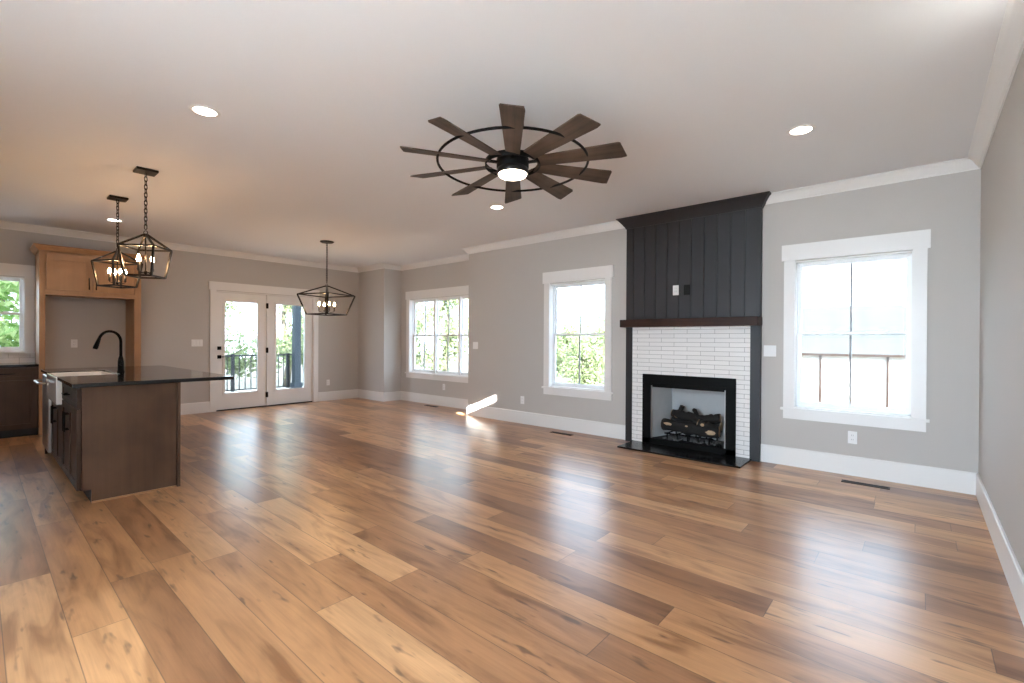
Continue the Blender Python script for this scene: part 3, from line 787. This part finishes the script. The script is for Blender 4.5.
# ------------------------------------------------------------------ kitchen island
def shaker(m, x0, x1, z0, z1, yf, th=.02, rail=.055):
    """five-piece shaker front in the x-z plane, face at yf towards -Y"""
    m.box(x0, x0 + rail, yf, yf + th, z0, z1).box(x1 - rail, x1, yf, yf + th, z0, z1).box(x0 + rail, x1 - rail, yf, yf + th, z0, z0 + rail).box(x0 + rail, x1 - rail, yf, yf + th, z1 - rail, z1)
    m.box(x0 + rail, x1 - rail, yf + .009, yf + th, z0 + rail, z1 - rail)
    return m
def pull(a, b, out, r=.006):
    a, b, out = Vector(a), Vector(b), Vector(out)
    d = (b - a).normalized() * .018
    return MB().tube([a + out, b + out], r, 8).tube([a + d, a + d + out], r * .9, 8).tube([b - d, b - d + out], r * .9, 8)
IX0, IX1 = -4.735, -7.12
IYF, IYB = .505, 1.126
# near cabinet with drawer, door and finished end panel
ic = thing('island_cabinet', 'brown stained island end cabinet with plain end panel and one wide drawer', 'cabinet', (-4.97, .82, 0))
MB().box(-5.635, IX0 - .02, IYF + .02, IYB, .10, .883).build('body', M['island_dark'], ic, True)
MB().box(-5.635, IX0 - .02, IYF + .082, IYB, 0, .10).build('toe_kick', M['kick'], ic, True)
MB().prism([(IYF + .083, 0), (IYB, 0), (IYB, .883), (IYF + .026, .883), (IYF + .026, .102), (IYF + .083, .102)], 0, IX0 - .02, IX0).build('end_panel', M['island'], ic, True)
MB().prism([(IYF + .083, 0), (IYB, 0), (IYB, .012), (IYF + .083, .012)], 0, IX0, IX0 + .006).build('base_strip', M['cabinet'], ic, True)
d_ = shaker(MB(), -5.63, IX0 - .003, .725, .868, IYF, rail=.035).build('drawer', M['island_dark'], ic, True)
pull((-5.27, IYF, .80), (-5.11, IYF, .80), (0, -.03, 0)).build('handle', M['black_metal'], d_, True)
for a, b, hx in ((-5.63, -5.188, -5.22), (-5.182, IX0 - .003, -5.15)):
    d_ = shaker(MB(), a, b, .108, .715, IYF).build('door', M['island_dark'], ic, True)
    pull((hx, IYF, .50), (hx, IYF, .66), (0, -.03, 0)).build('handle', M['black_metal'], d_, True)
# sink base
SK0, SK1 = -5.66, -6.46
sb = thing('sink_base_cabinet', 'brown sink base cabinet with two doors below the white apron sink', 'cabinet', (-6.06, .82, 0))
MB().box(SK1 - .012, -5.638, IYF + .02, IYB, .10, .66).box(SK1 - .012, -5.638, .93, IYB, .66, .883).build('body', M['island_dark'], sb, True)
MB().box(SK1 - .012, -5.638, IYF + .082, IYB, 0, .10).build('toe_kick', M['kick'], sb, True)
for a, b, hx in ((SK1 - .008, -6.058, -6.09), (-6.052, -5.642, -6.02)):
    d_ = shaker(MB(), a, b, .108, .655, IYF).build('door', M['island_dark'], sb, True)
    pull((hx, IYF, .46), (hx, IYF, .62), (0, -.03, 0)).build('handle', M['black_metal'], d_, True)
# dishwasher
dw = thing('dishwasher', 'stainless steel dishwasher in island beyond the apron sink', 'dishwasher', (-6.79, .82, 0))
MB().box(-7.09, -6.49, IYF + .02, IYB, .10, .875).build('body', M['kick'], dw, True)
MB().box(-7.09, -6.49, IYF + .07, IYB, 0, .10).build('toe_kick', M['kick'], dw, True)
MB().box(-7.085, -6.495, IYF - .022, IYF + .02, .11, .865, .006).build('door', M['steel'], dw, True)
MB().tube([(-7.06, IYF - .02, .80), (-7.05, IYF - .06, .80), (-6.99, IYF - .085, .80), (-6.59, IYF - .085, .80), (-6.53, IYF - .06, .80), (-6.52, IYF - .02, .80)], .011, 10).build('handle', M['steel'], dw, True)
# far end cabinet and back panel
fc = thing('island_end_panel', 'brown stained end panel at far end of island past the dishwasher', 'panel', (-7.107, .82, 0))
MB().box(IX1, -7.094, IYF, IYB, .0, .883).build('panel', M['island_dark'], fc, True)
bpn = thing('island_rear_panel', 'brown stained back panel of island under the counter overhang', 'panel', (-5.87, 1.14, 0))
MB().box(IX1, IX0 + .012, IYB + .003 + .001, IYB + .026, 0, .883).build('panel', M['island'], bpn, True)
# counter, sink, faucet
m = MB()
cx0, cx1, cy0, cy1 = -7.15, -4.675, .475, 1.545
m.prism([(cx0, cy0), (SK1 - .004, cy0), (SK1 - .004, .90), (SK0 + .004, .90), (SK0 + .004, cy0), (cx1, cy0), (cx1, cy1), (cx0, cy1)], 2, .884, .914)
o = m.build('island_countertop', M['granite'])
bv = o.modifiers.new('edge', 'BEVEL'); bv.width = .003; bv.segments = 2; bv.limit_method = 'ANGLE'
tag(o, 'black polished granite island countertop with wide seating overhang', 'countertop')
sk = thing('apron_sink', 'white fireclay apron front sink set into the island counter', 'sink', (-6.06, .66, .665))
a0, a1, b0, b1, zt, zb, w_ = SK1, SK0, .470, .895, .906, .668, .022
m = MB()
ov = [(a0, b0), (a1, b0), (a1, b1), (a0, b1)]; iv = [(a0 + w_, b0 + w_), (a1 - w_, b0 + w_), (a1 - w_, b1 - w_), (a0 + w_, b1 - w_)]
vs = [(x, y, zb) for x, y in ov] + [(x, y, zt) for x, y in ov] + [(x, y, zt) for x, y in iv] + [(x, y, zb + .03) for x, y in iv]
fs = [(0, 1, 2, 3)]
for k in range(4):
    n = (k + 1) % 4
    fs += [(k, n, 4 + n, 4 + k), (4 + k, 4 + n, 8 + n, 8 + k), (8 + k, 8 + n, 12 + n, 12 + k)]
fs.append((12, 13, 14, 15))
o = m.add(vs, fs).build('basin', M['porcelain'], sk, True)
bv = o.modifiers.new('edge', 'BEVEL'); bv.width = .006; bv.segments = 3; bv.limit_method = 'ANGLE'
MB().lathe([(0, zb + .033), (.045, zb + .034), (.05, zb + .031)], 20, (-6.06, .68, 0)).build('drain', M['steel'], sk, True)
fc2 = thing('kitchen_faucet', 'matte black gooseneck pull-down faucet on the island counter', 'faucet', (-6.02, .965, .914))
MB().lathe([(0, 0), (.030, 0), (.030, .008), (.026, .014), (.025, .10), (.020, .135), (.0135, .16), (0, .16)], 20).build('body', M['black_metal'], fc2)
pts = [(0, 0, .14), (0, 0, .30)]
for k in range(1, 13):
    a = pi * k / 12 * .92; pts.append((0, -.084 + .084 * cos(a), .30 + .105 * sin(a)))
MB().tube(pts, .0125, 12).build('spout', M['black_metal'], fc2)
e = Vector(pts[-1]); dn = (e - Vector(pts[-2])).normalized()
MB().tube([e - dn * .01, e + dn * .03, e + dn * .085, e + dn * .10], [.0135, .017, .021, .017], 14).build('spray_head', M['black_metal'], fc2)
MB().tube([(.02, 0, .075), (.045, 0, .08)], .012, 10).tube([(.045, 0, .08), (.06, -.015, .13)], .006, 8).build('lever', M['black_metal'], fc2)

# ------------------------------------------------------------------ kitchen left wall
FX = W + .60          # front plane of the tall unit
fu = thing('refrigerator_cabinet', 'tall wood refrigerator surround tinted by lantern glow with two-door cabinet above an empty niche', 'cabinet', (W + .3, 1.06, 0))
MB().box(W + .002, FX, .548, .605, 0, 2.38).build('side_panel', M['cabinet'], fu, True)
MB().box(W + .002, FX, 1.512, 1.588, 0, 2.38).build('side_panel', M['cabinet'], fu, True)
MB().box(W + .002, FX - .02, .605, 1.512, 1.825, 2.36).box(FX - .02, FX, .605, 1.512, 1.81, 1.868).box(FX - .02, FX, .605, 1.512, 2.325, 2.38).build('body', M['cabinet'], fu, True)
for a, b, hy in ((.612, 1.055, 1.022), (1.061, 1.505, 1.094)):
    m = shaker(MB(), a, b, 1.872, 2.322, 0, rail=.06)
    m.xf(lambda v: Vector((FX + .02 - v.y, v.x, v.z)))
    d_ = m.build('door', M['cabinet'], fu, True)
    pull((FX + .02, hy, 1.90), (FX + .02, hy, 2.06), (.03, 0, 0)).build('handle', M['black_metal'], d_, True)
ckp = [(0, 2.37), (.01, 2.37), (.014, 2.385), (.03, 2.40), (.045, 2.425), (.055, 2.43), (.055, 2.445), (0, 2.445)]
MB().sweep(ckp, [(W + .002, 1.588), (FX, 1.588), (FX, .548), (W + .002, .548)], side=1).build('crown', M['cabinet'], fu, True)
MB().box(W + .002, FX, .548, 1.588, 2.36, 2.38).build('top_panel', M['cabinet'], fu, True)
bc = thing('base_cabinet', 'dark brown base cabinet with drawer and door under the kitchen window', 'cabinet', (W + .3, .24, 0))
def base_front(t, ya, yb):
    MB().box(W + .002, W + .58, ya, yb, .10, .883).build('body', M['island_dark'], t, True)
    MB().box(W + .002, W + .52, ya, yb, 0, .10).build('toe_kick', M['kick'], t, True)
    for (z0, z1, rl) in ((.725, .868, .04), (.108, .715, .06)):
        m = shaker(MB(), ya + .003, yb - .012, z0, z1, 0, rail=rl)
        m.xf(lambda v: Vector((W + .60 - v.y, v.x, v.z)))
        d_ = m.build('drawer' if z0 > .5 else 'door', M['island_dark'], t, True)
        yc = (ya + yb) / 2
        if z0 > .5: pull((W + .60, yc - .09, .80), (W + .60, yc + .09, .80), (.03, 0, 0)).build('handle', M['black_metal'], d_, True)
        else: pull((W + .60, ya + .05, .5), (W + .60, ya + .05, .66), (.03, 0, 0)).build('handle', M['black_metal'], d_, True)
base_front(bc, -.05, .546)
o = MB().box(W + .002, W + .63, -1.70, .546, .884, .914, .003).build('kitchen_countertop', M['granite'])
tag(o, 'black granite kitchen countertop below the left window', 'countertop')
b2 = thing('base_cabinet', 'long dark brown base cabinet with several drawers, nearer the front wall', 'cabinet', (W + .3, -1.05, 0))
base_front(b2, -.652, -.054); base_front(b2, -1.26, -.656)
o = MB().box(W + .001, W + .010, -1.70, .546, .914, KZ0 - .024).build('tile_backsplash', M['splash'])
tag(o, 'white tile backsplash strip between counter and kitchen window', 'backsplash')

# ------------------------------------------------------------------ outdoors
structure(MB().box(-70, 60, -40, 80, -1.9, -1.6).build('ground', M['grass']))
structure(MB().box(R + .15, R + 5.5, FRONT - TH - 2.3, FRONT - TH - .01, -.3, 5.0).build('sun_blocker', M['outside']))  # unseen block added to keep direct sun out of the front opening
structure(MB().box(-14, 6, -14, FRONT - TH - .001, -.3, -.08).build('bounce_slab', M['bounce']))  # unseen pale slab added to bounce daylight up to the ceiling
dk = structure(MB().box(-13.0, W - TH - .001, -1.0, 9.5, -.14, -.06).build('deck_floor', M['deck']))
rl = thing('deck_railing', 'black metal deck railing with thin balusters outside the french door', 'railing', (-12.8, 4.5, -.06))
MB().box(-12.825, -12.775, .2, 9.4, .805, .845).build('top_rail', M['rail'], rl, True)
MB().box(-12.815, -12.785, .2, 9.4, -.04, -.01).build('bottom_rail', M['rail'], rl, True)
for y in (1.5, 2.85, 4.2, 5.54, 6.9, 8.25):
    MB().box(-12.835, -12.765, y - .035, y + .035, -.06, .87).build('railing_post', M['rail'], rl, True)
y = .3
while y < 9.3:
    MB().box(-12.81, -12.79, y - .009, y + .009, -.01, .81).build('baluster', M['rail'], rl, True); y += .135
pp = thing('porch_post', 'blue grey porch post standing at the deck railing', 'post', (-12.6, 5.70, -.06))
MB().box(-12.69, -12.51, 5.60, 5.76, -.06, 2.9).build('shaft', M['post'], pp, True)
MB().box(-12.72, -12.48, 5.57, 5.79, -.06, .08).build('base', M['post'], pp, True)
o = MB().box(-12.72, -12.48, -1, 9.5, 2.9, 3.15).build('porch_beam', M['post']); structure(o)

# neighbour house
nb = thing('neighbour_house', 'cream neighbouring house with grey green shingle roof seen through right window', 'house', (-2.0, 20, -1.6))
MB().box(-5.0, 1.5, 18.72, 25, -1.6, .855).build('wall', M['siding'], nb, True)
ez, rz_ = .86, 2.62
MB().add([(-5.4, 18.6, ez), (1.8, 18.6, ez), (1.8, 25.4, ez), (-5.4, 25.4, ez), (-3.85, 22, rz_), (-.55, 22, rz_)],
         [(0, 1, 5, 4), (2, 3, 4, 5), (1, 2, 5), (3, 0, 4), (0, 3, 2, 1)]).build('roof', M['roof'], nb, True)
MB().box(-5.42, 1.82, 18.55, 18.62, ez - .07, ez).build('gutter', M['gutter'], nb, True)
for x in (-2.52, -.75):
    MB().box(x - .03, x + .03, 18.66, 18.715, -1.6, ez - .05).build('downspout', M['gutter'], nb, True)

# trees
def tree_meshes(seed, h, crown_r, n_leaf, leaf, z_low=.25):
    rnd = random.Random(seed)
    tr = MB()
    bend = [Vector((rnd.uniform(-.25, .25), rnd.uniform(-.25, .25), 0)) for _ in range(4)]
    P = [Vector((0, 0, 0))] + [Vector((0, 0, h * (k + 1) / 4 * .92)) + bend[k] for k in range(4)]
    r0 = .02 * h + .03
    tr.tube(P, [r0 * (1 - .22 * k) for k in range(5)], 8)
    cl = []
    for k in range(16):
        t = z_low + (1 - z_low) * rnd.random(); base = Vector((0, 0, h * t * .85))
        a = rnd.uniform(0, 2 * pi); rad = crown_r * rnd.uniform(.35, 1.0) * (1.1 - .55 * t)
        tip = base + Vector((cos(a) * rad, sin(a) * rad, rnd.uniform(.1, .9)))
        mid = base.lerp(tip, .5) + Vector((0, 0, -.1))
        tr.tube([base, mid, tip], [r0 * .3, r0 * .2, r0 * .06], 5)
        cl.append((tip, crown_r * rnd.uniform(.28, .5)))
        cl.append((mid, crown_r * rnd.uniform(.2, .35)))
    cl.append((Vector((0, 0, h)), crown_r * .4))
    lf = MB()
    for i in range(n_leaf):
        c, r = cl[rnd.randrange(len(cl))]
        d = Vector((rnd.gauss(0, 1), rnd.gauss(0, 1), rnd.gauss(0, .8))) * (r * .55)
        p = c + d
        n = Vector((rnd.gauss(0, 1), rnd.gauss(0, 1), rnd.gauss(0, 1) + .3)).normalized()
        u = n.orthogonal().normalized(); u = Matrix.Rotation(rnd.uniform(0, 6.28), 3, n) @ u; v = n.cross(u)
        s_ = leaf * rnd.uniform(.6, 1.3)
        lf.add([p - u * s_, p - v * s_ * .5, p + u * s_, p + v * s_ * .5], [(0, 1, 2, 3)])
    return tr, lf
def make_tree(name, label, loc, seed, h, cr, n, leaf, mat, group=None, zl=.25):
    t = thing(name, label, 'tree', loc, 0, group)
    a, b = tree_meshes(seed, h, cr, n, leaf, zl)
    a.build('trunk', M['bark'], t); b.build('foliage', M[mat], t)
    return t
GZ = -1.6
gd, gt, gm, gk = 'trees beyond the deck', 'trees outside the alcove window', 'bushy trees outside the middle window', 'shrubs outside the kitchen window'
ld = 'pale green leafy tree beyond the deck railing, through the french door'
td = make_tree('deciduous_tree', ld, (-19.0, 5.6, GZ), 1, 7.5, 2.2, 4200, .10, 'leaf', gd)
for (x, y, rz, s_) in ((-22.0, 10.6, 2.2, 1.1), (-25.5, 5.6, 3.3, 1.15), (-27.5, 11.8, 4.4, 1.15), (-17.3, 9.6, 5.3, .7)):
    c = copy_thing(td, (x, y, GZ), rz, ld, gd); c.scale = (s_, s_, s_)
lt = 'pale green slender tree seen through the triple alcove window'
tt = make_tree('slender_tree', lt, (-16.6, 14.2, GZ), 5, 7.0, 1.9, 3000, .10, 'leaf', gt)
for (x, y, rz, s_) in ((-21.2, 15.6, 2.4, 1.05), (-18.6, 19.4, 3.1, 1.1), (-25.6, 19.4, 4.0, 1.15), (-22.6, 24.5, .5, 1.2)):
    c = copy_thing(tt, (x, y, GZ), rz, lt, gt); c.scale = (s_, s_, s_)
lm = 'low pale green bushy tree seen through the middle window'
tm = make_tree('bushy_tree', lm, (-14.2, 23.0, GZ), 9, 4.2, 1.9, 4200, .10, 'leaf', gm, .05)
for (x, y, rz, s_) in ((-18.4, 24.6, 1.4, .86), (-12.2, 19.4, 2.0, .75), (-15.9, 29.0, 3.0, 1.0), (-20.6, 30.0, 5.0, 1.15)):
    c = copy_thing(tm, (x, y, GZ), rz, lm, gm); c.scale = (s_, s_, s_)
lk = 'bright green shrub seen through the kitchen window'
tk = make_tree('leafy_shrub', lk, (-14.6, .35, GZ), 12, 4.4, 1.6, 5200, .10, 'leaf_dark', gk, .1)
for (x, y, rz, s_) in ((-18.6, -2.6, 1.3, 1.0), (-19.4, 2.1, 2.5, 1.05)):
    c = copy_thing(tk, (x, y, GZ), rz, lk, gk); c.scale = (s_, s_, s_)
